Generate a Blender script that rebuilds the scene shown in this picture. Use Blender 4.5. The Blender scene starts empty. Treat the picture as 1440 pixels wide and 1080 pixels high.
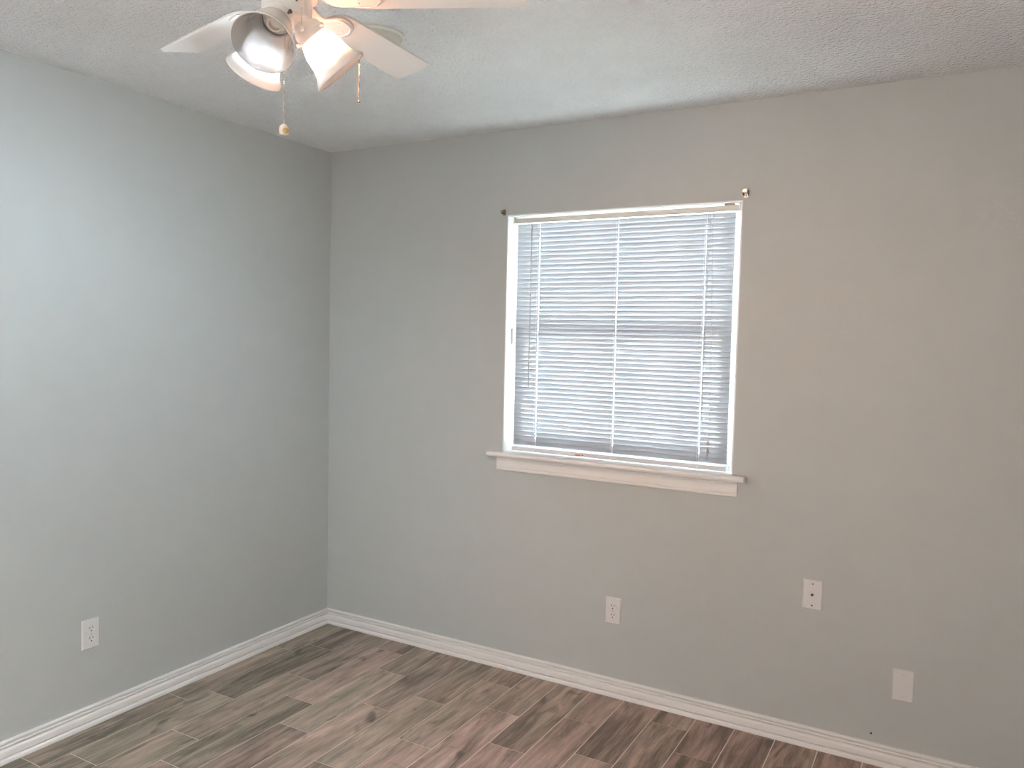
import bpy, bmesh, math, random
from mathutils import Vector, Matrix
random.seed(7)
PI = math.pi
scene = bpy.context.scene
COL = scene.collection

# ------------------------------------------------------------------ camera
CAM = Vector((2.82944, -3.10076, 1.51571)); YAW, PITCH, ROLL, FPX = -0.511745, -0.0579335, 0.0224093, 1110.38
fw = Vector((math.sin(YAW)*math.cos(PITCH), math.cos(YAW)*math.cos(PITCH), math.sin(PITCH)))
r0 = Vector((math.cos(YAW), -math.sin(YAW), 0)); u0 = r0.cross(fw)
rt = math.cos(ROLL)*r0 + math.sin(ROLL)*u0; up = -math.sin(ROLL)*r0 + math.cos(ROLL)*u0
cd = bpy.data.cameras.new('camera'); cam = bpy.data.objects.new('camera', cd); COL.objects.link(cam)
cam.matrix_world = Matrix(((rt.x, up.x, -fw.x, CAM.x), (rt.y, up.y, -fw.y, CAM.y), (rt.z, up.z, -fw.z, CAM.z), (0, 0, 0, 1)))
cd.sensor_width = 36; cd.lens = FPX/1440*36; cd.clip_start = 0.02; cd.clip_end = 200
scene.camera = cam

# ------------------------------------------------------------------ world, exposure
SKY, GROUND = 20.0, 52.0       # overcast sky above the horizon, sunlit pale ground below it
w = bpy.data.worlds.new('world'); scene.world = w; w.use_nodes = True
wn = w.node_tree; bg = wn.nodes['Background']
wt = wn.nodes.new('ShaderNodeTexCoord'); ws = wn.nodes.new('ShaderNodeSeparateXYZ'); wr_ = wn.nodes.new('ShaderNodeMapRange')
wn.links.new(wt.outputs['Generated'], ws.inputs[0]); wn.links.new(ws.outputs['Z'], wr_.inputs[0])
wr_.inputs[1].default_value = -.06; wr_.inputs[2].default_value = .06
wc = wn.nodes.new('ShaderNodeMix'); wc.data_type = 'RGBA'; wn.links.new(wr_.outputs[0], wc.inputs[0])
wc.inputs[6].default_value = (GROUND*.97, GROUND*1.0, GROUND*1.0, 1); wc.inputs[7].default_value = (SKY*.82, SKY*.92, SKY, 1)
wn.links.new(wc.outputs[2], bg.inputs[0]); bg.inputs[1].default_value = 1.0
scene.view_settings.view_transform = 'Standard'; scene.view_settings.look = 'None'
scene.view_settings.gamma = 1; scene.view_settings.use_curve_mapping = False
scene.view_settings.exposure = 0.80
scene.cycles.sample_clamp_indirect = 30; scene.cycles.max_bounces = 18; scene.cycles.diffuse_bounces = 14; scene.cycles.transmission_bounces = 14; scene.cycles.transparent_max_bounces = 12
WARM_W, COOL_W, HALL_FILL_W = 12.0, 26.0, 80.0

# ------------------------------------------------------------------ helpers
def new_mat(name): 
    m = bpy.data.materials.new(name); m.use_nodes = True
    nt = m.node_tree; b = nt.nodes['Principled BSDF']; return m, nt, b
def simple(name, col, rough=0.5, metal=0.0, spec=0.5, **kw):
    m, nt, b = new_mat(name)
    b.inputs['Base Color'].default_value = (*col, 1); b.inputs['Roughness'].default_value = rough
    b.inputs['Metallic'].default_value = metal; b.inputs['Specular IOR Level'].default_value = spec
    # faint procedural tone variation so that nothing is perfectly flat
    if not metal:
        tc = nt.nodes.new('ShaderNodeTexCoord'); n = nt.nodes.new('ShaderNodeTexNoise'); n.inputs['Scale'].default_value = 9
        mx = nt.nodes.new('ShaderNodeMix'); mx.data_type = 'RGBA'
        nt.links.new(tc.outputs['Object'], n.inputs['Vector']); nt.links.new(n.outputs['Fac'], mx.inputs[0])
        mx.inputs[6].default_value = (*[c*.97 for c in col], 1); mx.inputs[7].default_value = (*[min(1, c*1.03) for c in col], 1)
        nt.links.new(mx.outputs[2], b.inputs['Base Color'])
    for k, v in kw.items(): b.inputs[k].default_value = v
    return m
def add_bump(m, scale, strength, dist=0.01, detail=3, rough=.6):
    nt = m.node_tree; b = nt.nodes['Principled BSDF']
    tc = nt.nodes.new('ShaderNodeTexCoord'); n = nt.nodes.new('ShaderNodeTexNoise')
    n.inputs['Scale'].default_value = scale; n.inputs['Detail'].default_value = detail; n.inputs['Roughness'].default_value = rough
    bp = nt.nodes.new('ShaderNodeBump'); bp.inputs['Strength'].default_value = strength; bp.inputs['Distance'].default_value = dist
    nt.links.new(tc.outputs['Object'], n.inputs['Vector']); nt.links.new(n.outputs['Fac'], bp.inputs['Height']); nt.links.new(bp.outputs[0], b.inputs['Normal'])
    return n, bp
def link(name, bm, mat, parent=None, smooth=False, bevel=0, loc=None, seg=2):
    me = bpy.data.meshes.new(name); bmesh.ops.recalc_face_normals(bm, faces=bm.faces[:]); bm.to_mesh(me); bm.free()
    if mat: me.materials.append(mat)
    if smooth:
        for p in me.polygons: p.use_smooth = True
    o = bpy.data.objects.new(name, me); COL.objects.link(o)
    if parent: o.parent = parent
    if loc: o.location = loc
    if bevel:
        md = o.modifiers.new('bevel', 'BEVEL'); md.width = bevel; md.segments = seg; md.limit_method = 'ANGLE'; md.angle_limit = math.radians(40)
    if smooth:
        md = o.modifiers.new('wn', 'WEIGHTED_NORMAL') if bevel else None
    return o
def box(bm, x0, x1, y0, y1, z0, z1):
    v = [bm.verts.new(p) for p in ((x0,y0,z0),(x1,y0,z0),(x1,y1,z0),(x0,y1,z0),(x0,y0,z1),(x1,y0,z1),(x1,y1,z1),(x0,y1,z1))]
    for f in ((0,3,2,1),(4,5,6,7),(0,1,5,4),(1,2,6,5),(2,3,7,6),(3,0,4,7)): bm.faces.new([v[i] for i in f])
    return v
def bx(*a):
    bm = bmesh.new(); box(bm, *a); return bm
def basis(axis):
    a = Vector(axis).normalized(); t = Vector((0,0,1)) if abs(a.z) < .9 else Vector((1,0,0))
    u = a.cross(t).normalized(); v = a.cross(u).normalized(); return a, u, v
def lathe(bm, org, axis, prof, n=40, closed=False):
    """prof: list of (s along axis, radius)."""
    a, u, v = basis(axis); org = Vector(org); rings = []
    for s, r in prof:
        if r < 1e-6: rings.append([bm.verts.new(org + a*s)])
        else: rings.append([bm.verts.new(org + a*s + r*(math.cos(2*PI*i/n)*u + math.sin(2*PI*i/n)*v)) for i in range(n)])
    pairs = list(zip(rings[:-1], rings[1:])) + ([(rings[-1], rings[0])] if closed else [])
    for A, B in pairs:
        for i in range(n):
            j = (i+1) % n
            if len(A) == 1 and len(B) == 1: continue
            if len(A) == 1: bm.faces.new((A[0], B[i], B[j]))
            elif len(B) == 1: bm.faces.new((A[i], B[0], A[j]))
            else: bm.faces.new((A[i], B[i], B[j], A[j]))
def tube(bm, pts, r, n=10):
    pts = [Vector(p) for p in pts]; rings = []
    t0 = (pts[1]-pts[0]).normalized(); _, u, v = basis(t0)
    for k, p in enumerate(pts):
        t = (pts[min(k+1, len(pts)-1)] - pts[max(k-1, 0)]).normalized()
        u = (u - t*u.dot(t)).normalized(); v = t.cross(u)
        rr = r[k] if isinstance(r, (list, tuple)) else r
        rings.append([bm.verts.new(p + rr*(math.cos(2*PI*i/n)*u + math.sin(2*PI*i/n)*v)) for i in range(n)])
    for A, B in zip(rings[:-1], rings[1:]):
        for i in range(n): bm.faces.new((A[i], A[(i+1) % n], B[(i+1) % n], B[i]))
    bm.faces.new(rings[0][::-1]); bm.faces.new(rings[-1])
def ball(bm, c, r, sub=1):
    bmesh.ops.create_icosphere(bm, subdivisions=sub, radius=r, matrix=Matrix.Translation(Vector(c)))
def extrude_profile(bm, prof, p0, p1, out, upv=Vector((0,0,1)), m0=0, m1=0):
    """prof: closed list of (out, up). m0/m1: mitre slope at the ends (shift along the run per unit of out)."""
    p0 = Vector(p0); p1 = Vector(p1); d = (p1-p0).normalized(); out = Vector(out)
    A = [bm.verts.new(p0 + out*a + upv*b + d*(a*m0)) for a, b in prof]
    B = [bm.verts.new(p1 + out*a + upv*b - d*(a*m1)) for a, b in prof]
    n = len(prof)
    for i in range(n): bm.faces.new((A[i], A[(i+1) % n], B[(i+1) % n], B[i]))
    bm.faces.new(A[::-1]); bm.faces.new(B)
def struct(o): o['kind'] = 'structure'; return o
def tag(o, label, cat, group=None):
    o['label'] = label; o['category'] = cat
    if group: o['group'] = group
    return o
def empty(name, loc, label=None, cat=None, group=None):
    o = bpy.data.objects.new(name, None); COL.objects.link(o); o.location = loc; o.empty_display_size = .05
    if label: tag(o, label, cat, group)
    return o
def rel(bm, root):   # shift world coordinates into the root's local frame
    bmesh.ops.translate(bm, verts=bm.verts[:], vec=-Vector(root.location)); return bm

# ------------------------------------------------------------------ materials
paint = simple('wall_paint', (0.500, 0.517, 0.505), .55, spec=.35); add_bump(paint, 130, .13, .004, 2)
ceil_m = simple('ceiling_texture', (0.90, 0.925, 0.94), .8, spec=.2)
n1, bp1 = add_bump(ceil_m, 75, 1.0, .024, 3, .6)
trim_m = simple('trim_paint', (0.82, 0.795, 0.775), .4)
win_m = simple('window_vinyl', (0.86, 0.88, 0.89), .4)
plate_m = simple('white_plastic', (0.70, 0.685, 0.68), .35)
recep_m = simple('receptacle_plastic', (0.74, 0.73, 0.71), .3)
dark_m = simple('slot_black', (0.015, 0.013, 0.012), .6)
screw_m = simple('painted_screw', (0.62, 0.58, 0.54), .4)
dscrew_m = simple('brown_screw', (0.16, 0.11, 0.09), .4)
steel_m = simple('bracket_steel', (0.72, 0.70, 0.66), .35, 1)
dsteel_m = simple('dull_steel', (0.32, 0.31, 0.29), .45, 1)
fan_m = simple('fan_enamel', (0.84, 0.82, 0.79), .35)
blade_m = simple('blade_laminate', (0.80, 0.78, 0.76), .42)
cord_m = simple('blind_cord', (0.80, 0.80, 0.80), .7)
wand_m = simple('clear_wand', (0.50, 0.52, 0.52), .25)
brass_m = simple('chain_nickel', (0.62, 0.56, 0.50), .3, 1)
fob_m = simple('fob_wood', (0.50, 0.36, 0.17), .3); fobw_m = simple('fob_ivory', (0.80, 0.72, 0.58), .3)
alarm_m = simple('alarm_plastic', (0.60, 0.60, 0.52), .5)
grey_m = simple('sensor_plastic', (0.55, 0.55, 0.53), .5)
caulk_m = simple('grout', (0.78, 0.68, 0.61), .85)

def translucent(name, col, tr, rough=.45, mixf=.5):
    m, nt, b = new_mat(name); b.inputs['Base Color'].default_value = (*col, 1); b.inputs['Roughness'].default_value = rough
    t = nt.nodes.new('ShaderNodeBsdfTranslucent'); t.inputs[0].default_value = (*tr, 1)
    mx = nt.nodes.new('ShaderNodeMixShader'); mx.inputs[0].default_value = mixf
    nt.links.new(b.outputs[0], mx.inputs[1]); nt.links.new(t.outputs[0], mx.inputs[2])
    nt.links.new(mx.outputs[0], nt.nodes['Material Output'].inputs[0]); return m
slat_m = translucent('slat_vinyl', (0.47, 0.48, 0.51), (0.66, 0.68, 0.74), .4, .13)
shade_m = translucent('frosted_glass', (0.86, 0.83, 0.80), (0.42, 0.38, 0.36), .25, .16)
def part_clear(m, f, col):      # frosted glass also lets part of the light straight through
    nt = m.node_tree; out = nt.nodes['Material Output']; src = out.inputs[0].links[0].from_socket
    t = nt.nodes.new('ShaderNodeBsdfTransparent'); t.inputs[0].default_value = (*col, 1)
    mx = nt.nodes.new('ShaderNodeMixShader'); mx.inputs[0].default_value = f
    nt.links.new(src, mx.inputs[1]); nt.links.new(t.outputs[0], mx.inputs[2]); nt.links.new(mx.outputs[0], out.inputs[0])
part_clear(shade_m, .02, (1, .98, .95))
glass_m, nt, b = new_mat('window_glass')
b.inputs['Base Color'].default_value = (.95, 1, .98, 1); b.inputs['Roughness'].default_value = 0
tr = nt.nodes.new('ShaderNodeBsdfTransparent'); tr.inputs[0].default_value = (.9, .95, .94, 1)
gl = nt.nodes.new('ShaderNodeBsdfGlossy'); gl.inputs['Roughness'].default_value = 0.02
fr = nt.nodes.new('ShaderNodeFresnel'); mx = nt.nodes.new('ShaderNodeMixShader')
nt.links.new(fr.outputs[0], mx.inputs[0]); nt.links.new(tr.outputs[0], mx.inputs[1]); nt.links.new(gl.outputs[0], mx.inputs[2])
nt.links.new(mx.outputs[0], nt.nodes['Material Output'].inputs[0])

clear_m = glass_m.copy(); clear_m.name = 'clear_inner_glass'
for n_ in clear_m.node_tree.nodes:
    if n_.type == 'BSDF_TRANSPARENT': n_.inputs[0].default_value = (.97, .97, .97, 1)
    if n_.type == 'BSDF_GLOSSY': n_.inputs['Roughness'].default_value = .3
def emis(name, col, s):
    m, nt, b = new_mat(name); b.inputs['Base Color'].default_value = (.9, .9, .9, 1)
    b.inputs['Emission Color'].default_value = (*col, 1); b.inputs['Emission Strength'].default_value = s; return m

# wood-look tile: per-tile attributes tone/hue/seed, grain along Y
def floor_material():
    m, nt, b = new_mat('wood_look_tile'); N = nt.nodes.new; L = nt.links.new
    at = N('ShaderNodeAttribute'); at.attribute_name = 'tile'
    sep = N('ShaderNodeSeparateColor'); L(at.outputs['Color'], sep.inputs[0])
    tc = N('ShaderNodeTexCoord')
    off = N('ShaderNodeVectorMath'); off.operation = 'MULTIPLY_ADD'
    comb = N('ShaderNodeCombineXYZ'); L(sep.outputs[2], comb.inputs[0]); L(sep.outputs[2], comb.inputs[1]); L(sep.outputs[2], comb.inputs[2])
    L(comb.outputs[0], off.inputs[0]); off.inputs[1].default_value = (37, 53, 71); L(tc.outputs['Object'], off.inputs[2])
    def noise(scl, detail, rough, dist=0.0):
        mp = N('ShaderNodeMapping'); mp.inputs['Scale'].default_value = scl; L(off.outputs[0], mp.inputs[0])
        n = N('ShaderNodeTexNoise'); n.inputs['Scale'].default_value = 1; n.inputs['Detail'].default_value = detail
        n.inputs['Roughness'].default_value = rough; n.inputs['Distortion'].default_value = dist; L(mp.outputs[0], n.inputs['Vector']); return n
    big = noise((15, 2.2, 1), 4, .6, 1.0)       # broad lengthwise streaks
    mid = noise((60, 4.5, 1), 5, .62, .8)
    fine = noise((260, 14, 1), 4, .65)
    knot = noise((9, 4.5, 1), 1, .4, 1.6)
    def math_(op, a, bb, c=None):
        n = N('ShaderNodeMath'); n.operation = op
        for i, x in enumerate((a, bb, c)):
            if x is None: continue
            if isinstance(x, (int, float)): n.inputs[i].default_value = x
            else: L(x, n.inputs[i])
        return n.outputs[0]
    def rng(x, a, b_, c, d):
        n = N('ShaderNodeMapRange'); n.inputs[1].default_value = a; n.inputs[2].default_value = b_; n.inputs[3].default_value = c; n.inputs[4].default_value = d; L(x, n.inputs[0]); return n.outputs[0]
    s = math_('ADD', rng(big.outputs[0], .3, .7, -.34, .34), rng(mid.outputs[0], .3, .7, -.20, .20))
    s = math_('ADD', s, rng(fine.outputs[0], .3, .7, -.10, .10))
    s = math_('ADD', s, sep.outputs[0])
    s = math_('SUBTRACT', s, rng(knot.outputs[0], .66, .80, 0, .5))
    rp = N('ShaderNodeValToRGB'); L(s, rp.inputs[0]); e = rp.color_ramp.elements
    e[0].position = 0.0; e[0].color = (0.125, 0.103, 0.088, 1)
    e[1].position = 1.0; e[1].color = (0.58, 0.49, 0.435, 1)
    for p, c in ((.28, (0.225, 0.185, 0.158, 1)), (.52, (0.345, 0.282, 0.245, 1)), (.78, (0.46, 0.375, 0.33, 1))):
        x = e.new(p); x.color = c
    # hue: olive to pink
    hue = N('ShaderNodeMix'); hue.data_type = 'RGBA'; hue.blend_type = 'MULTIPLY'; hue.inputs[0].default_value = 1
    hr = N('ShaderNodeValToRGB'); hr.color_ramp.elements[0].color = (0.95, 1.02, .90, 1); hr.color_ramp.elements[1].color = (1.14, .96, .95, 1)
    hn = math_('ADD', math_('MULTIPLY', rng(mid.outputs[0], .35, .65, -.35, .35), 1.0), sep.outputs[1])
    L(hn, hr.inputs[0]); L(rp.outputs[0], hue.inputs[6]); L(hr.outputs[0], hue.inputs[7]); L(hue.outputs[2], b.inputs['Base Color'])
    b.inputs['Roughness'].default_value = .42; b.inputs['Specular IOR Level'].default_value = .35
    bp = N('ShaderNodeBump'); bp.inputs['Strength'].default_value = .12; bp.inputs['Distance'].default_value = .002
    L(fine.outputs[0], bp.inputs['Height']); L(bp.outputs[0], b.inputs['Normal'])
    return m
floor_m = floor_material()

# ------------------------------------------------------------------ room shell
RW, RD, H, T = 3.25, 3.60, 2.44, 0.14          # width (x), depth (-y), height, wall thickness
OX0, OX1, OZ0, OZ1 = 1.0466, 2.0875, 0.978, 2.065   # window opening
bm = bmesh.new()
# back wall: one continuous skin with a hole (front, reveals, rear)
def wall_hole(bm, xs, zs, y0, y1, hole):
    for (yy) in (y0, y1):
        for i in range(len(xs)-1):
            for j in range(len(zs)-1):
                if (i, j) == hole: continue
                bm.faces.new([bm.verts.new((xs[i+a], yy, zs[j+b])) for a, b in ((0,0),(1,0),(1,1),(0,1))])
    i, j = hole; a, b_, c, d = xs[i], xs[i+1], zs[j], zs[j+1]
    for p, q in (((a,c),(a,d)), ((a,d),(b_,d)), ((b_,d),(b_,c)), ((b_,c),(a,c)), ((xs[0],zs[0]),(xs[-1],zs[0])), ((xs[0],zs[-1]),(xs[-1],zs[-1])), ((xs[0],zs[0]),(xs[0],zs[-1])), ((xs[-1],zs[0]),(xs[-1],zs[-1]))):
        bm.faces.new([bm.verts.new(t) for t in ((p[0],y0,p[1]), (q[0],y0,q[1]), (q[0],y1,q[1]), (p[0],y1,p[1]))])
    bmesh.ops.remove_doubles(bm, verts=bm.verts[:], dist=1e-5)
wall_hole(bm, (-T, OX0, OX1, RW+T), (0, OZ0, OZ1, H), 0, T, (1, 1))
struct(link('wall_back', bm, paint))
struct(link('wall_left', bx(-T, 0, -RD, 0, 0, H), paint))
struct(link('wall_right', bx(RW, RW+T, -RD, 0, 0, H), paint))
# wall behind the camera, its wide doorway added to let fill light in
DX0, DX1, DZ = 1.15, 2.75, 2.18
bm = bmesh.new()
box(bm, -T, DX0, -RD-T, -RD, 0, H); box(bm, DX1, RW+T, -RD-T, -RD, 0, H); box(bm, DX0, DX1, -RD-T, -RD, DZ, H)
struct(link('wall_front', bm, paint))
struct(link('ceiling', bx(-T, RW+T, -RD-T, T, H, H+.1), ceil_m))
# added unseen hall, pale surfaces bounce fill light through the doorway
bm = bmesh.new()
box(bm, .8, 3.2, -RD-T-1.3, -RD-T-1.2, 0, H); box(bm, .7, .8, -RD-T-1.3, -RD-T, 0, H); box(bm, 3.2, 3.3, -RD-T-1.3, -RD-T, 0, H)
struct(link('wall_fill_hall', bm, simple('fill_hall_paint', (.78, .79, .80), .6)))
struct(link('ceiling_fill_hall', bx(.7, 3.3, -RD-T-1.3, -RD-T, H, H+.1), ceil_m))
struct(link('floor_fill_hall', bx(.7, 3.3, -RD-T-1.3, -RD-T, -.1, 0), simple('fill_hall_floor', (.80, .78, .76), .5)))  # made pale so added fill also bounces up to the room ceiling
hl = bpy.data.lights.new('hall_fill_light', 'AREA'); hl.shape = 'DISK'; hl.size = .35; hl.energy = HALL_FILL_W; hl.color = (1, .94, .89)  # added light for the room's even fill, no known fixture
ho = bpy.data.objects.new('hall_fill_light', hl); COL.objects.link(ho); ho.location = (1.95, -RD-T-.20, H-.03)

# floor: grout bed and individual tiles (one mesh each slot, one object)
W0, PW, PL, G = 0.138, 0.1539, 0.5985, 0.0040
joint = {0:-.380, 1:-.275, 2:-.572, 3:-.136, 4:-.320, 5:-.020, 6:-.453, 7:-.171, 8:-.381, 9:-.018, 10:-.287, 11:-.518, 12:-.135,
         13:-.315, 14:-.028, 15:-.47, 16:-.21, 17:-.55, 18:-.33, 19:-.12, 20:-.44}
tone = {(0,0):.44,(0,1):.46,(0,2):.27,(0,3):.35,(1,0):.28,(1,1):.24,(1,2):.52,(1,3):.40,(2,0):.50,(2,1):.50,(2,2):.46,(3,0):.40,(3,1):.62,(3,2):.38,
        (4,0):.40,(4,1):.62,(4,2):.38,(5,1):.40,(5,2):.66,(5,3):.6,(6,0):.42,(6,1):.62,(6,2):.42,(7,0):.40,(7,1):.60,(7,2):.64,(8,0):.46,(8,1):.64,(9,1):.40,(9,2):.55,
        (10,0):.62,(10,1):.48,(11,0):.38,(11,1):.60,(12,0):.40,(12,1):.34,(13,0):.33,(13,1):.42,(14,1):.34,(15,0):.40,(16,0):.28}
bm = bmesh.new(); cl = bm.loops.layers.float_color.new('tile')
k = 0
for c in range(-1, 21):
    x0 = W0 + PW*(c-1) if c > 0 else (0 if c == 0 else None)
    if x0 is None: continue
    x1 = min(W0 + PW*c, RW) if c > 0 else W0
    if x0 >= RW: break
    ys = [0.0]; y = joint.get(c, -.3)
    while y > -RD: ys.append(y); y -= PL
    ys.append(-RD)
    for r_, (a, b_) in enumerate(zip(ys[:-1], ys[1:])):
        if a - b_ < G*1.5: continue
        tn = tone.get((c, r_), random.uniform(.3, .62)); hu = min(1, max(0, .28 + .07*c*.6 + random.uniform(-.18, .25))); sd = random.random()
        g = G/2
        vs = [bm.verts.new(p) for p in ((x0+g, b_+g, 0), (x1-g, b_+g, 0), (x1-g, a-g, 0), (x0+g, a-g, 0))]
        lo = [bm.verts.new((v.co.x, v.co.y, -.01)) for v in vs]
        fs = [bm.faces.new(vs)] + [bm.faces.new((vs[i], lo[i], lo[(i+1) % 4], vs[(i+1) % 4])) for i in range(4)]
        for f in fs:
            for l in f.loops: l[cl] = (tn, hu, sd, 1)
me = bpy.data.meshes.new('floor'); n_t = len(bm.faces)
box(bm, -T, RW+T, -RD-T, T, -.1, -.0013)
for f in bm.faces[:][n_t:]: f.material_index = 1
bm.faces.ensure_lookup_table()
bm.to_mesh(me); bm.free(); me.materials.append(floor_m); me.materials.append(caulk_m)
fl = bpy.data.objects.new('floor', me); COL.objects.link(fl); struct(fl)

# baseboards: stepped profile with bead, groove, flat and shoe
BB = [(0,0),(.0215,0),(.0225,.004),(.0215,.012),(.0175,.0175),(.0160,.0182),(.0030,.0182),(.0030,.0214),(.0160,.0214),(.0160,.040),(.0140,.045),(.0095,.0490),(.0030,.0505),(.0030,.0535),
      (.0115,.0540),(.0130,.0575),(.0118,.0610),(.0070,.0615),(.0015,.0620),(.0015,.0650),(.0085,.0655),(.0100,.0690),(.0092,.0730),(.0060,.0755),(0,.0762)]
bm = bmesh.new(); extrude_profile(bm, BB, (0, -RD, 0), (0, 0, 0), (1, 0, 0), m1=1); struct(link('baseboard_left', bm, trim_m))
bm = bmesh.new(); extrude_profile(bm, BB, (0, 0, 0), (RW, 0, 0), (0, -1, 0), m0=1); struct(link('baseboard_back', bm, trim_m))
bm = bmesh.new(); extrude_profile(bm, BB, (RW, 0, 0), (RW, -RD, 0), (-1, 0, 0), m0=1); struct(link('baseboard_right', bm, trim_m))

# ------------------------------------------------------------------ window
wr = empty('window_1', (0, 0, 0)); struct(wr)
def wpart(name, bm, m, parent=wr, **k): return link(name, bm, m, parent, **k)
SZ = 1.0   # stool top
JT = .006
bm = bmesh.new()   # painted jamb lining: two sides and head
box(bm, OX0, OX0+JT, -.0015, T, SZ, OZ1); box(bm, OX1-JT, OX1, -.0015, T, SZ, OZ1); box(bm, OX0+JT, OX1-JT, -.0015, T, OZ1-JT, OZ1)
wpart('jamb_lining', bm, win_m)
def ring(bm, x0, x1, z0, z1, y0, y1, wd, wb=None, wt=None):
    wb = wb or wd; wt = wt or wd
    box(bm, x0, x0+wd, y0, y1, z0, z1); box(bm, x1-wd, x1, y0, y1, z0, z1)
    box(bm, x0+wd, x1-wd, y0, y1, z0, z0+wb); box(bm, x0+wd, x1-wd, y0, y1, z1-wt, z1)
X0, X1, Z0, Z1 = OX0+JT, OX1-JT, SZ, OZ1-JT
bm = bmesh.new(); ring(bm, X0, X1, Z0, Z1, .085, .135, .024); wpart('window_frame', bm, win_m, bevel=.002)
ZM = 1.535
bm = bmesh.new(); ring(bm, X0+.024, X1-.024, ZM-.017, Z1-.024, .112, .130, .028); us = wpart('upper_sash', bm, win_m, bevel=.002)
bm = bmesh.new(); ring(bm, X0+.024, X1-.024, Z0+.024, ZM+.017, .090, .108, .032); ls = wpart('lower_sash', bm, win_m, bevel=.002)
link('pane', bx(X0+.045, X1-.045, .120, .123, ZM+.005, Z1-.045), glass_m, us)
link('pane', bx(X0+.050, X1-.050, .098, .101, Z0+.050, ZM-.005), glass_m, ls)
# stool with rounded nose and horns, apron with cove and bead
bm = bmesh.new()
n = 8; R_ = .0105; prof = [(-.02, SZ-.021), (-.02, SZ)]
def nose(): return [(.033 + R_*math.cos(t), SZ-R_ + R_*math.sin(t)) for t in [PI/2 - i*PI/n for i in range(n+1)]]
PR = [(0, SZ-.021), (0, SZ)] + nose()
extrude_profile(bm, PR, (.985, 0, 0), (2.140, 0, 0), (0, -1, 0))
box(bm, OX0, OX1, 0, .136, OZ0, SZ)
wpart('window_sill', bm, trim_m)
bm = bmesh.new()
AP = [(a*.75, b_) for a, b_ in [(0, .916), (.0085, .916), (.0110, .9185), (.0110, .9235), (.0085, .9255), (.0045, .9262), (.0045, .9282), (.0085, .929), (.0105, .933), (.0085, .952), (.0090, .960), (.0110, .9655), (.0110, .970), (.0050, .972), (.0050, .979), (0, .979)]]
extrude_profile(bm, AP, (1.020, 0, 0), (2.106, 0, 0), (0, -1, 0)); wpart('window_apron', bm, trim_m)

# ------------------------------------------------------------------ mini blind
BX0, BX1 = OX0+.032, OX1-.032
blind = empty('window_blind', (1.567, .040, 1.0), 'white horizontal mini blind, lowered and closed over the window', 'window blind')
def bpart(name, bm, m, parent=blind, **k): return link(name, rel(bm, blind), m, parent, **k)
HZ0, HZ1 = 2.029, 2.052
bm = bmesh.new()   # headrail: channel with rolled lips
HP = [(-.013, HZ0), (.013, HZ0), (.0135, HZ0+.003), (.0125, HZ0+.006), (.0125, HZ1-.003), (.0135, HZ1), (.0115, HZ1), (.011, HZ0+.002), (-.011, HZ0+.002), (-.0115, HZ1), (-.0135, HZ1), (-.0135, HZ0+.003)]
extrude_profile(bm, HP, (BX0-.004, .035, 0), (BX1+.012, .035, 0), (0, -1, 0))
head_m = simple('headrail_metal', (0.66, 0.63, 0.58), .45)
hr_ = bpart('headrail', bm, head_m)
for xx in (BX0-.012, BX1+.013):
    bm = bmesh.new(); box(bm, xx, xx+.007, .017, .053, HZ0-.003, OZ1-JT-.001); bpart('mounting_bracket', bm, simple('bracket_plastic', (.62,.63,.58), .5) if xx < 1.5 else win_m, bevel=.001)
bm = bmesh.new(); box(bm, BX1-.045, BX1-.010, .022, .048, HZ1-.0005, HZ1+.006); bpart('end_clip', bm, simple('clip_brown', (.42,.37,.29), .5))
# slats
LADX = (BX0+.117, BX0+.488, BX0+.862)
bm = bmesh.new(); PITCH_S, SW = .0201, .0252; ztop, zbot = HZ0-.004, SZ+.034
ns = int((ztop-zbot)/PITCH_S); PITCH_S = (ztop-zbot)/ns
ang = math.radians(70); MS = 6
for i in range(ns):
    zc = ztop - PITCH_S*(i+.5); vv = []
    for j in range(MS+1):
        t = j/MS - .5
        bow = .0018*(1-4*t*t)
        # room-side edge is high; crown faces the room
        y = .037 - t*SW*math.cos(ang) - bow*math.sin(ang); z = zc + t*SW*math.sin(ang) - bow*math.cos(ang)
        vv.append((y, z))
    jit = random.uniform(-.0001, .0001)
    xs_ = [BX0+.004]
    for hx in LADX: xs_ += [hx-.0008, hx+.0008]
    xs_.append(BX1-.002)
    cols = [[bm.verts.new((x, y, z + jit*(1-2*q_/len(xs_)))) for y, z in vv] for q_, x in enumerate(xs_)]
    for q_ in range(len(cols)-1):
        for a in range(MS):
            if q_ % 2 == 1 and 1 <= a <= 4: continue        # routing hole for the lift cord
            bm.faces.new((cols[q_][a], cols[q_][a+1], cols[q_+1][a+1], cols[q_+1][a]))
so = bpart('slats', bm, slat_m, smooth=True)
md = so.modifiers.new('thick', 'SOLIDIFY'); md.thickness = .0003
# bottom rail
bm = bmesh.new()
BR = [(-.011, SZ+.0070), (.011, SZ+.0070), (.0125, SZ+.010), (.0125, SZ+.018), (.008, SZ+.0245), (-.008, SZ+.0245), (-.0125, SZ+.018), (-.0125, SZ+.010)]
extrude_profile(bm, BR, (BX0+.002, .034, 0), (BX1-.001, .034, 0), (0, -1, 0))
rail_m = simple('bottom_rail_metal', (0.70, 0.71, 0.74), .4)
brl = bpart('bottom_rail', bm, rail_m, bevel=.0008)
for xx in (BX0+.0005, BX1-.0025):
    bm = bmesh.new(); box(bm, xx, xx+.003, .0200, .048, SZ+.006, SZ+.0255); bpart('end_cap', bm, win_m, brl, bevel=.001)
lab_m = simple('label_orange', (.62, .22, .10), .6); lab2_m = simple('label_dark', (.16, .07, .03), .6); labw_m = simple('label_border', (.85, .72, .66), .6)
lx = 1.398
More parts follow.
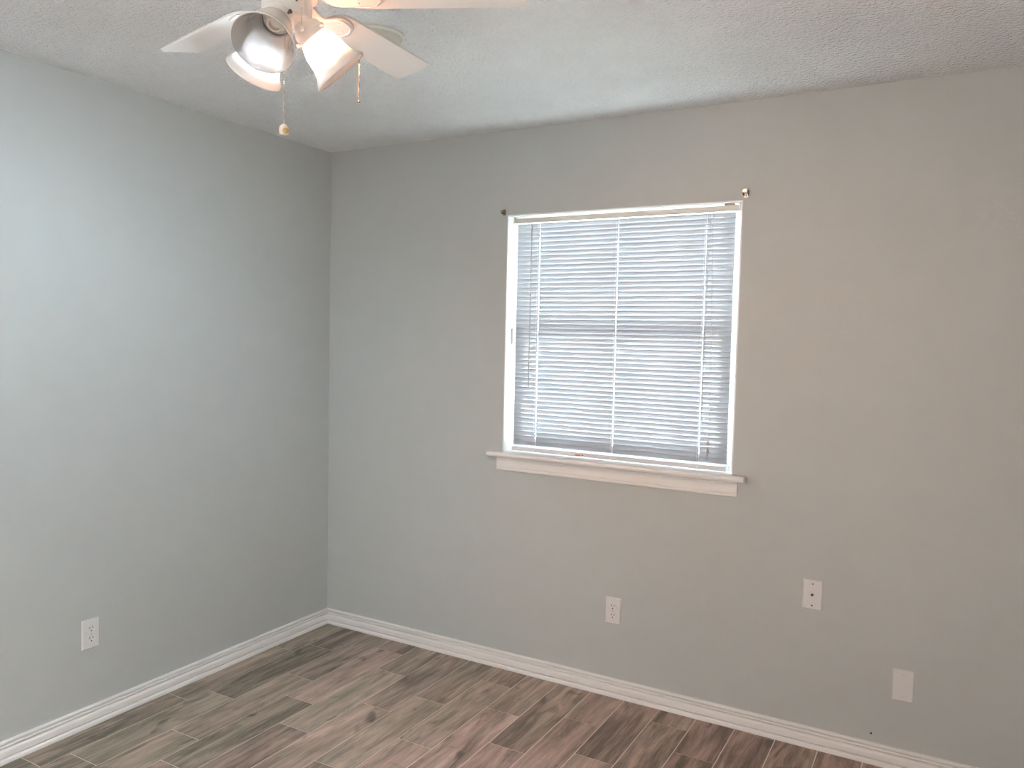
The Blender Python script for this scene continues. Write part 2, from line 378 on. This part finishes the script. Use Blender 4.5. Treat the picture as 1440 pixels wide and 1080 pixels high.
bm = rel(bx(lx, lx+.046, .0207, .0213, SZ+.0095, SZ+.0180), blind); l0 = link('warning_label', bm, labw_m, brl); l0['label'] = 'small orange warning label'
link('label_band', rel(bx(lx+.002, lx+.028, .0203, .0208, SZ+.0105, SZ+.0165), blind), lab_m, l0)
bm = bmesh.new()   # warning triangle
v = [bm.verts.new(p) for p in ((lx+.031, .0203, SZ+.0168), (lx+.042, .0203, SZ+.0168), (lx+.0365, .0203, SZ+.0102))]; v2 = [bm.verts.new((q.co.x, .0208, q.co.z)) for q in v]
bm.faces.new(v); bm.faces.new(v2[::-1]); [bm.faces.new((v[i], v[(i+1)%3], v2[(i+1)%3], v2[i])) for i in range(3)]
link('label_symbol', rel(bm, blind), lab2_m, l0)
# ladder cords
glow_cord = translucent('braided_cord', (.80, .81, .83), (.7, .72, .75), .7, .25)
def lad(x):
    bm = bmesh.new()
    for dx in (-.0045, .0035):
        tube(bm, [(x+dx, .0225, SZ+.02), (x+dx, .0225, HZ0)], .0006, 6)
    for i in range(ns):
        zc = ztop - PITCH_S*(i+.5)
        tube(bm, [(x-.0045, .0225, zc-.009), (x+.0035, .0225, zc-.0085)], .0006, 5)
    bpart('ladder_cord', bm, cord_m)
    bm = bmesh.new(); tube(bm, [(x, .0375, SZ+.02), (x, .0375, HZ0+.004)], .0009, 8); bpart('lift_cord', bm, glow_cord)
    bm = bmesh.new(); lathe(bm, (x-.003, .0215, SZ+.0125), (0, -1, 0), [(0, .003), (.001, .0028), (.0018, .0015), (.0018, 0)], 14); link('cord_button', rel(bm, blind), win_m, brl, smooth=True)
for x in LADX: lad(x)
# tilt wand with hook
bm = bmesh.new(); tube(bm, [(1.165, .010, 2.022), (1.1655, .009, 2.014), (1.166, .0085, 1.99), (1.166, .009, 1.295)], [.0018, .0026, .0026, .0028], 6); bpart('tilt_wand', bm, wand_m)
bm = bmesh.new(); tube(bm, [(1.150, .018, 2.026), (1.158, .010, 2.028), (1.165, .008, 2.024), (1.167, .011, 2.016)], .0024, 8); bpart('wand_hook', bm, win_m, smooth=True)
# lift cords with tassels
def cyl_cord(pts, r=.0011):
    bm = bmesh.new(); tube(bm, pts, r, 6); bpart('lift_cord', bm, wand_m)
tx = 1.984
cyl_cord([(1.968, .019, HZ0), (1.970, .014, 1.9), (1.982, .010, 1.5), (tx+.001, .008, 1.15), (tx, .008, 1.118)])
cyl_cord([(1.960, .019, HZ0), (1.958, .014, 1.9), (1.955, .010, 1.5), (1.953, .009, 1.26), (1.957, .008, 1.19), (1.970, .008, 1.140), (tx-.002, .008, 1.105)])
tas_m = simple('tassel_grey', (.45, .43, .41), .5)
for z, s in ((1.128, 1.0), (1.100, 1.15)):
    bm = bmesh.new(); lathe(bm, (tx, .008, z), (0, 0, -1), [(0, 0), (0, .0016), (.004, .0022), (.016*s, .0058), (.020*s, .0060), (.020*s, 0)], 16); bpart('cord_tassel', bm, tas_m, smooth=False)
bm = bmesh.new(); tube(bm, [(tx, .008, 1.09), (tx-.002, .008, 1.07), (tx-.004, .008, 1.055)], .0022, 8); box(bm, tx-.010, tx+.001, .005, .010, 1.050, 1.055); bpart('cord_knot', bm, tas_m)
bpy.data.objects['cord_tassel']['label'] = 'grey plastic cord tassel'

# sensor on the left jamb
s = link('window_sensor', bx(0, .012, -.017, .017, -.036, .036), grey_m, bevel=.0025, loc=(OX0+JT+.0002, .060, 1.524))
tag(s, 'small grey plastic box fixed on the left window jamb', 'sensor')

# curtain rod brackets
def rod_bracket(loc, sc, m, label):
    t = empty('curtain_rod_bracket', loc, label, 'curtain bracket')
    bm = bmesh.new(); box(bm, -.0095*sc, .0095*sc, -.002, 0, -.019*sc, .019*sc); link('wall_plate', bm, m, t, bevel=.001)
    for sx in (-1, 1):
        bm = bmesh.new()
        a = [(-.002, -.012*sc), (-.024*sc, -.008*sc), (-.030*sc, .002), (-.030*sc, .012*sc), (-.023*sc, .012*sc), (-.020*sc, .004*sc), (-.002, .012*sc)]
        A = [bm.verts.new((sx*.0095*sc-.0008, y, z)) for y, z in a]; B = [bm.verts.new((sx*.0095*sc+.0008, y, z)) for y, z in a]
        bm.faces.new(A); bm.faces.new(B[::-1]); [bm.faces.new((A[i], A[(i+1) % 7], B[(i+1) % 7], B[i])) for i in range(7)]
        link('hook_cheek', bm, dsteel_m, t)
    bm = bmesh.new(); box(bm, -.009*sc, .009*sc, -.031*sc, -.029*sc, -.002, .011*sc); link('front_lip', bm, m, t)
    for z in (-.009*sc, .011*sc):
        bm = bmesh.new(); lathe(bm, (0, -.002, z), (0, -1, 0), [(0, .003), (.0008, .0028), (.0014, .0012), (.0014, 0)], 14); link('screw', bm, dscrew_m, t, smooth=True)
    return t
rod_bracket((2.099, 0, 2.090), .95, steel_m, 'bright metal curtain rod bracket on the wall above the right top corner of the window')
rod_bracket((1.030, 0, 2.078), .72, dsteel_m, 'dull metal curtain rod bracket on the wall above the left top corner of the window')

# ------------------------------------------------------------------ wall plates
def plate_bm(wd=.070, h=.1143, t=.0055):
    bm = bmesh.new(); a, b_, c = wd/2, h/2, .0035
    lo = [bm.verts.new(p) for p in ((-a, 0, -b_), (a, 0, -b_), (a, 0, b_), (-a, 0, b_))]
    md_ = [bm.verts.new(p) for p in ((-a, -.0022, -b_), (a, -.0022, -b_), (a, -.0022, b_), (-a, -.0022, b_))]
    hi = [bm.verts.new(p) for p in ((-a+c, -t, -b_+c), (a-c, -t, -b_+c), (a-c, -t, b_-c), (-a+c, -t, b_-c))]
    for A, B in ((lo, md_), (md_, hi)):
        for i in range(4): bm.faces.new((A[i], A[(i+1) % 4], B[(i+1) % 4], B[i]))
    bm.faces.new(hi); bm.faces.new(lo[::-1]); return bm
def screw(t, z, m, r=.0032, y=-.0055):
    bm = bmesh.new(); lathe(bm, (0, y+.0004, z), (0, -1, 0), [(0, r), (.0009, r*.9), (.0014, r*.5), (.0015, 0)], 16); o = link('screw', bm, m, t, smooth=True)
    bm = bmesh.new(); box(bm, -r*.8, r*.8, y-.0013, y-.0009, z-.0003, z+.0003); link('screw_slot', bm, dark_m, o)
def outlet(loc, rz, label):
    t = empty('wall_outlet', loc, label, 'outlet'); t.rotation_euler = (0, 0, rz)
    link('cover_plate', plate_bm(), plate_m, t)
    for s in (1, -1):
        zc = .0195*s; bm = bmesh.new(); n = 28; ring_ = []
        for i in range(n):
            a = 2*PI*i/n; x, z = .0172*math.cos(a), .0172*math.sin(a); z = max(-.0142, min(.0142, z)); ring_.append((x, z))
        A = [bm.verts.new((x, -.0050, zc+z)) for x, z in ring_]; B = [bm.verts.new((x*.97, -.0078, zc+z*.97)) for x, z in ring_]
        bm.faces.new(B); bm.faces.new(A[::-1]); [bm.faces.new((A[i], A[(i+1) % n], B[(i+1) % n], B[i])) for i in range(n)]
        rc = link('receptacle', bm, recep_m, t)
        for sx, hh in ((-.0063, .0042), (.0063, .0035)):
            link('slot', bx(sx-.0013, sx+.0013, -.0082, -.0077, zc+.0045-hh, zc+.0045+hh), dark_m, rc)
        bm = bmesh.new(); lathe(bm, (0, -.0077, zc-.0075), (0, -1, 0), [(0, .0027), (.0005, .0027), (.0005, 0)], 14); link('ground_hole', bm, dark_m, rc)
    screw(t, 0, screw_m)
    return t
outlet((0, -1.3055, .3558), PI/2, 'white duplex power outlet low on the left wall')
outlet((1.6072, 0, .3674), 0, 'white duplex power outlet on the window wall, below the window')
t = empty('coax_plate', (2.4011, 0, .5815), 'white cable jack plate with a dark centre connector and two brown screws', 'cable outlet')
link('cover_plate', plate_bm(), plate_m, t); screw(t, .041, dscrew_m); screw(t, -.041, dscrew_m)
bm = bmesh.new(); lathe(bm, (-.0005, -.0053, 0), (0, -1, 0), [(0, .0058), (.002, .0058), (.002, .0048), (.006, .0046), (.006, .0034), (.0045, .0034), (.0045, 0)], 6); cj = link('jack', bm, dscrew_m, t); cj['label'] = 'dark metal coaxial jack'
bm = bmesh.new(); lathe(bm, (-.0005, -.0102, 0), (0, -1, 0), [(0, .0034), (.0004, .0034), (.0004, 0)], 14); link('jack_hole', bm, dark_m, cj)
t = empty('blank_plate', (2.7186, 0, .3076), 'blank white wall plate near the lower right corner', 'wall plate')
link('cover_plate', plate_bm(), plate_m, t); screw(t, .041, plate_m); screw(t, -.041, plate_m)
bm = bmesh.new(); lathe(bm, (0, 0, 0), (0, -1, 0), [(0, .0030), (.002, .0036), (.003, .002), (.003, 0)], 12)  # small dark disc marking a plugged screw hole
tag(link('screw_hole', bm, dark_m, loc=(2.623, 0, .107)), 'tiny dark plugged screw hole in the wall just above the baseboard, below the blank plate', 'screw_hole')

# ------------------------------------------------------------------ smoke alarm
t = empty('smoke_alarm', (1.22, -1.145, H), 'round pale smoke alarm on the ceiling behind a fan blade', 'smoke alarm')
bm = bmesh.new(); lathe(bm, (0, 0, 0), (0, 0, -1), [(0, 0), (0, .088), (.006, .090), (.010, .086), (.010, 0)], 48); link('base_ring', bm, simple('alarm_ring', (.74, .76, .70), .5), t, smooth=False)
bm = bmesh.new(); lathe(bm, (0, 0, -.010), (0, 0, -1), [(0, 0), (0, .080), (.010, .078), (.022, .066), (.026, .050), (.026, 0)], 48); link('alarm_cover', bm, alarm_m, t, smooth=False)
bm = bmesh.new(); lathe(bm, (.046, .012, -.0335), (0, 0, -1), [(0, 0), (0, .012), (.003, .011), (.003, .007), (.0012, .006), (.0012, 0)], 20); link('test_button', bm, simple('alarm_button', (.45, .44, .36), .5), t)

# ------------------------------------------------------------------ ceiling fan
HX, HY = 1.500, -1.790
fan = empty('ceiling_fan', (HX, HY, H), 'white five-blade ceiling fan with three bell glass shades, mounted close to the ceiling', 'ceiling fan')
def F(name, bm, m, parent=fan, **k): return link(name, rel(bm, fan), m, parent, **k)
C0 = (HX, HY, H)
bm = bmesh.new(); lathe(bm, C0, (0, 0, -1), [(0, 0), (0, .088), (.012, .092), (.030, .090), (.046, .100), (.056, .118), (.090, .122), (.125, .118), (.143, .104), (.152, .080), (.155, 0)], 56); F('motor_housing', bm, fan_m, smooth=True)
bm = bmesh.new(); lathe(bm, C0, (0, 0, -1), [(.154, 0), (.154, .068), (.164, .074), (.178, .074), (.184, .066), (.184, 0)], 48); F('flywheel', bm, fan_m, smooth=False)
SH0 = H-.150; SB = H-.236
bm = bmesh.new(); lathe(bm, (HX, HY, H-.184), (0, 0, -1), [(0, 0), (0, .052), (.003, .0545), (.046, .0545), (.050, .0525), (.052, .0480), (.052, 0)], 48); sh_o = F('switch_housing', bm, fan_m, smooth=False)
cdir = (Vector((CAM.x, CAM.y, 0)) - Vector((HX, HY, 0))).normalized(); cside = Vector((-cdir.y, cdir.x, 0))   # cside = image right
for s_, zz in ((.020, H-.205), (-.020, H-.205)):
    d = (cdir*math.sqrt(.0545**2-s_**2) + cside*s_); bm = bmesh.new(); ball(bm, (HX+d.x, HY+d.y, zz), .0032, 2); F('housing_screw', bm, dscrew_m, sh_o, smooth=True)

# blades + irons
ZB, PIT, PHI, RT, BW = 2.257, -.232, 2.907, .53, .112
def blade_outline():
    P = []; w0, w1, r_in, r_out = .048, .0560, .135, RT
    def arc(cx, cy, r, a0, a1, n=7): return [(cx + r*math.cos(a0+(a1-a0)*i/n), cy + r*math.sin(a0+(a1-a0)*i/n)) for i in range(n+1)]
    rc = .016
    P += arc(r_out-rc, w1-rc, rc, PI/2, 0); P += arc(r_out-rc, -w1+rc, rc, 0, -PI/2)
    P += arc(r_in+.045, -w0+.045, .045, -PI/2, -PI, 9); P += arc(r_in+.045, w0-.045, .045, PI, PI/2, 9)
    return P
def extr(bm, P, z0, z1, f=None):
    A = [bm.verts.new((x, y, z0 + (f(x) if f else 0))) for x, y in P]; B = [bm.verts.new((x, y, z1 + (f(x) if f else 0))) for x, y in P]
    bm.faces.new(A[::-1]); bm.faces.new(B); n = len(P); [bm.faces.new((A[i], A[(i+1) % n], B[(i+1) % n], B[i])) for i in range(n)]
def sweep(bm, st, thick):   # st: list of (r, halfwidth, z); a swept plate, domed slightly on its underside
    rows = []
    for r_, hw, z in st:
        rows.append([bm.verts.new((r_, hw*c, z + dz)) for c, dz in ((-1, 0), (-.75, -thick*.8), (-.3, -thick), (.3, -thick), (.75, -thick*.8), (1, 0), (.5, thick*.1), (-.5, thick*.1))])
    for A, B in zip(rows[:-1], rows[1:]):
        for i in range(8): bm.faces.new((A[i], A[(i+1) % 8], B[(i+1) % 8], B[i]))
    bm.faces.new(rows[0]); bm.faces.new(rows[-1][::-1])
for k in range(5):
    a = PHI + k*2*PI/5
    M = Matrix.Translation((HX, HY, ZB)) @ Matrix.Rotation(a, 4, 'Z') @ Matrix.Rotation(PIT, 4, 'X')
    bm = bmesh.new(); extr(bm, blade_outline(), 0, .006); bmesh.ops.transform(bm, matrix=M, verts=bm.verts[:]); F('fan_blade', bm, blade_m, bevel=.001)
    bm = bmesh.new()
    sweep(bm, [(.050, .016, .012), (.068, .015, .010), (.080, .014, .002), (.094, .014, -.008), (.108, .017, -.012), (.124, .027, -.009), (.140, .036, -.0035), (.156, .041, -.0008), (.176, .041, -.0005), (.196, .036, -.0005), (.212, .026, -.0005), (.222, .012, -.0005)], .0055)
    bmesh.ops.transform(bm, matrix=M, verts=bm.verts[:]); ir = F('blade_iron', bm, fan_m, smooth=True)
    bm = bmesh.new()   # raised bead round the leaf of the iron
    pts = [(.128 + 0, .0), (.135, .022), (.156, .031), (.178, .031), (.196, .026), (.210, .012), (.213, 0), (.210, -.012), (.196, -.026), (.178, -.031), (.156, -.031), (.135, -.022), (.128, 0)]
    tube(bm, [(x, y, -.0068) for x, y in pts], .0022, 6); bmesh.ops.transform(bm, matrix=M, verts=bm.verts[:]); F('raised_bead', bm, fan_m, ir, smooth=True)
    for x, y in ((.158, .018), (.158, -.018), (.195, 0)):
        bm = bmesh.new(); ball(bm, (x, y, -.0062), .0035, 2); bmesh.ops.transform(bm, matrix=M, verts=bm.verts[:]); F('screw', bm, fan_m, ir, smooth=True)

# light kit
TH0, BE, LL, ZL = -1.176, .821, .132, 2.211
bulb_warm = emis('bulb_warm', (1.0, .49, .27), 60); bulb_cool = emis('bulb_cool', (.70, .87, 1.0), 60)
for k in range(3):
    th = TH0 + k*2*PI/3
    ax = Vector((math.cos(th)*math.cos(BE), math.sin(th)*math.cos(BE), -math.sin(BE)))
    o = Vector((HX, HY, ZL)) + .03*Vector((math.cos(th), math.sin(th), 0))
    bm = bmesh.new(); lathe(bm, o, ax, [(.000, 0), (.000, .018), (.010, .024), (.018, .032), (.030, .0350), (.042, .0350), (.044, .0335), (.042, .0310), (.020, .0290), (.018, 0)], 40); hd = F('shade_holder', bm, fan_m, smooth=False)
    u = Vector((-math.sin(th), math.cos(th), 0)); v = ax.cross(u)
    for j in range(3):
        q = j*2*PI/3 + .5; dd = math.cos(q)*u + math.sin(q)*v; p = o + ax*.036 + dd*.034
        bm = bmesh.new(); lathe(bm, p, dd, [(0, 0), (0, .0025), (.006, .0025), (.006, .0045), (.010, .0045), (.010, 0)], 12); F('thumb_screw', bm, dscrew_m if j == 0 else fan_m, hd)
    # bell glass: outer skin then inner skin, one closed shell with a rolled lip
    outp = [(.034, .0305), (.040, .0325), (.052, .0380), (.066, .0430), (.080, .0455), (.094, .0474), (.106, .0505), (.115, .0550), (.122, .0600), (.128, .0648), (.1325, .0668), (.1345, .0655)]
    inn = [(.133, .0630), (.127, .0610), (.119, .0555), (.108, .0490), (.092, .0446), (.076, .0418), (.060, .0380), (.046, .0330), (.036, .0285)]
    bm = bmesh.new(); lathe(bm, o, ax, outp + inn, 56, closed=True)
    nf = len(bm.faces); no, ni = len(outp), len(inn)
    inner = set(range((no-1)*56, (no-1+ni)*56)); bm.faces.ensure_lookup_table()
    for q_ in inner: bm.faces[q_].material_index = 1
    F('lamp_shade', bm, shade_m, smooth=True).data.materials.append(clear_m)
    bm = bmesh.new(); lathe(bm, o, ax, [(.018, 0), (.018, .0165), (.052, .0165), (.052, .0130), (.040, .0125), (.040, 0)], 28)
    sk = F('lamp_socket', bm, simple('socket_porcelain', (.66, .60, .55), .4) if k == 0 else fan_m, hd)
    if k:
        m = bulb_warm if k == 1 else bulb_cool
        bm = bmesh.new(); lathe(bm, o, ax, [(.046, .0), (.046, .0115), (.056, .013), (.066, .020), (.076, .0255), (.086, .027), (.096, .0245), (.104, .017), (.108, .008), (.1085, 0)], 28); bo = F('light_bulb', bm, m, smooth=True)
        bo['label'] = 'glowing warm white bulb' if k == 1 else 'glowing cool white bulb'
        area = 4*PI*.024**2
        col = (1.0, .49, .27) if k == 1 else (.70, .87, 1.0); W_ = WARM_W if k == 1 else COOL_W
        m.node_tree.nodes['Principled BSDF'].inputs['Emission Strength'].default_value = W_/(PI*area)

# pull chains
def chain(pts, sp=.0044, r=.0019, m=brass_m, name='pull_chain'):
    pts = [Vector(p) for p in pts]; bm = bmesh.new(); tube(bm, pts, .0004, 5)
    carry = 0
    for A, B in zip(pts[:-1], pts[1:]):
        L = (B-A).length; s = carry
        while s < L: ball(bm, A + (B-A)*(s/L), r, 1); s += sp
        carry = s - L
    return F(name, bm, m)
p = Vector((HX, HY, 0)) + cdir*.0575 - cside*.004
c1 = chain([(p.x-cdir.x*.006, p.y-cdir.y*.006, 2.215), (p.x, p.y, 2.213), (p.x, p.y, 2.206), (p.x, p.y, 1.966)])
bm = bmesh.new(); lathe(bm, (p.x, p.y, 1.967), (0, 0, -1), [(0, 0), (0, .003), (.002, .0065), (.006, .0100), (.012, .0112), (.019, .0108), (.023, .0090), (.0235, 0)], 24); fb = F('chain_fob', bm, fobw_m, c1, smooth=True); fb['label'] = 'ivory and gold chain fob'
bm = bmesh.new(); lathe(bm, (p.x+cdir.x*.0035+cside.x*.001, p.y+cdir.y*.0035+cside.y*.001, 1.963), (0, 0, -1), [(0, 0), (.002, .0050), (.008, .0084), (.014, .0086), (.018, .0060), (.018, 0)], 20); F('fob_core', bm, fob_m, fb, smooth=True)
# second chain: from the motor, down over the right-hand light arm, hanging behind its shade
q = Vector((HX, HY, 0)) + cdir*.064 + cside*.031
th = TH0 + 2*PI/3; ax = Vector((math.cos(th)*math.cos(BE), math.sin(th)*math.cos(BE), -math.sin(BE))); o = Vector((HX, HY, ZL)) + .03*Vector((math.cos(th), math.sin(th), 0))
u = Vector((-math.sin(th), math.cos(th), 0)); v = ax.cross(u)
if v.z < 0: v = -v
dk = simple('chain_dark', (.018, .014, .012), .5)
c2 = chain([(q.x-cdir.x*.006, q.y-cdir.y*.006, 2.288), (q.x, q.y, 2.284), (q.x, q.y, 2.176)], m=brass_m)
bm = bmesh.new(); lathe(bm, (q.x, q.y, 2.177), (0, 0, -1), [(0, 0), (0, .002), (.003, .0038), (.009, .0038), (.011, .002), (.011, 0)], 14); F('chain_fob', bm, win_m, c2, smooth=True)
e0 = o + ax*.1335 + v*.058 + u*.036; e0 = e0 + ax*.004
st = [o + ax*.040 + v*.040 + u*.010, o + ax*.075 + v*.054 + u*.020, o + ax*.108 + v*.062 + u*.030, o + ax*.132 + v*.066 + u*.034, o + ax*.1385 + v*.062 + u*.035]
FB = st[-1]; st += [FB + Vector((0, 0, -.010)), FB + Vector((0, 0, -.085))]
c3 = chain(st, m=dk)
bm = bmesh.new(); lathe(bm, st[-1], (0, 0, -1), [(0, 0), (0, .0015), (.003, .0028), (.006, .0028), (.007, 0)], 12); F('chain_fob', bm, dk, c3, smooth=True)
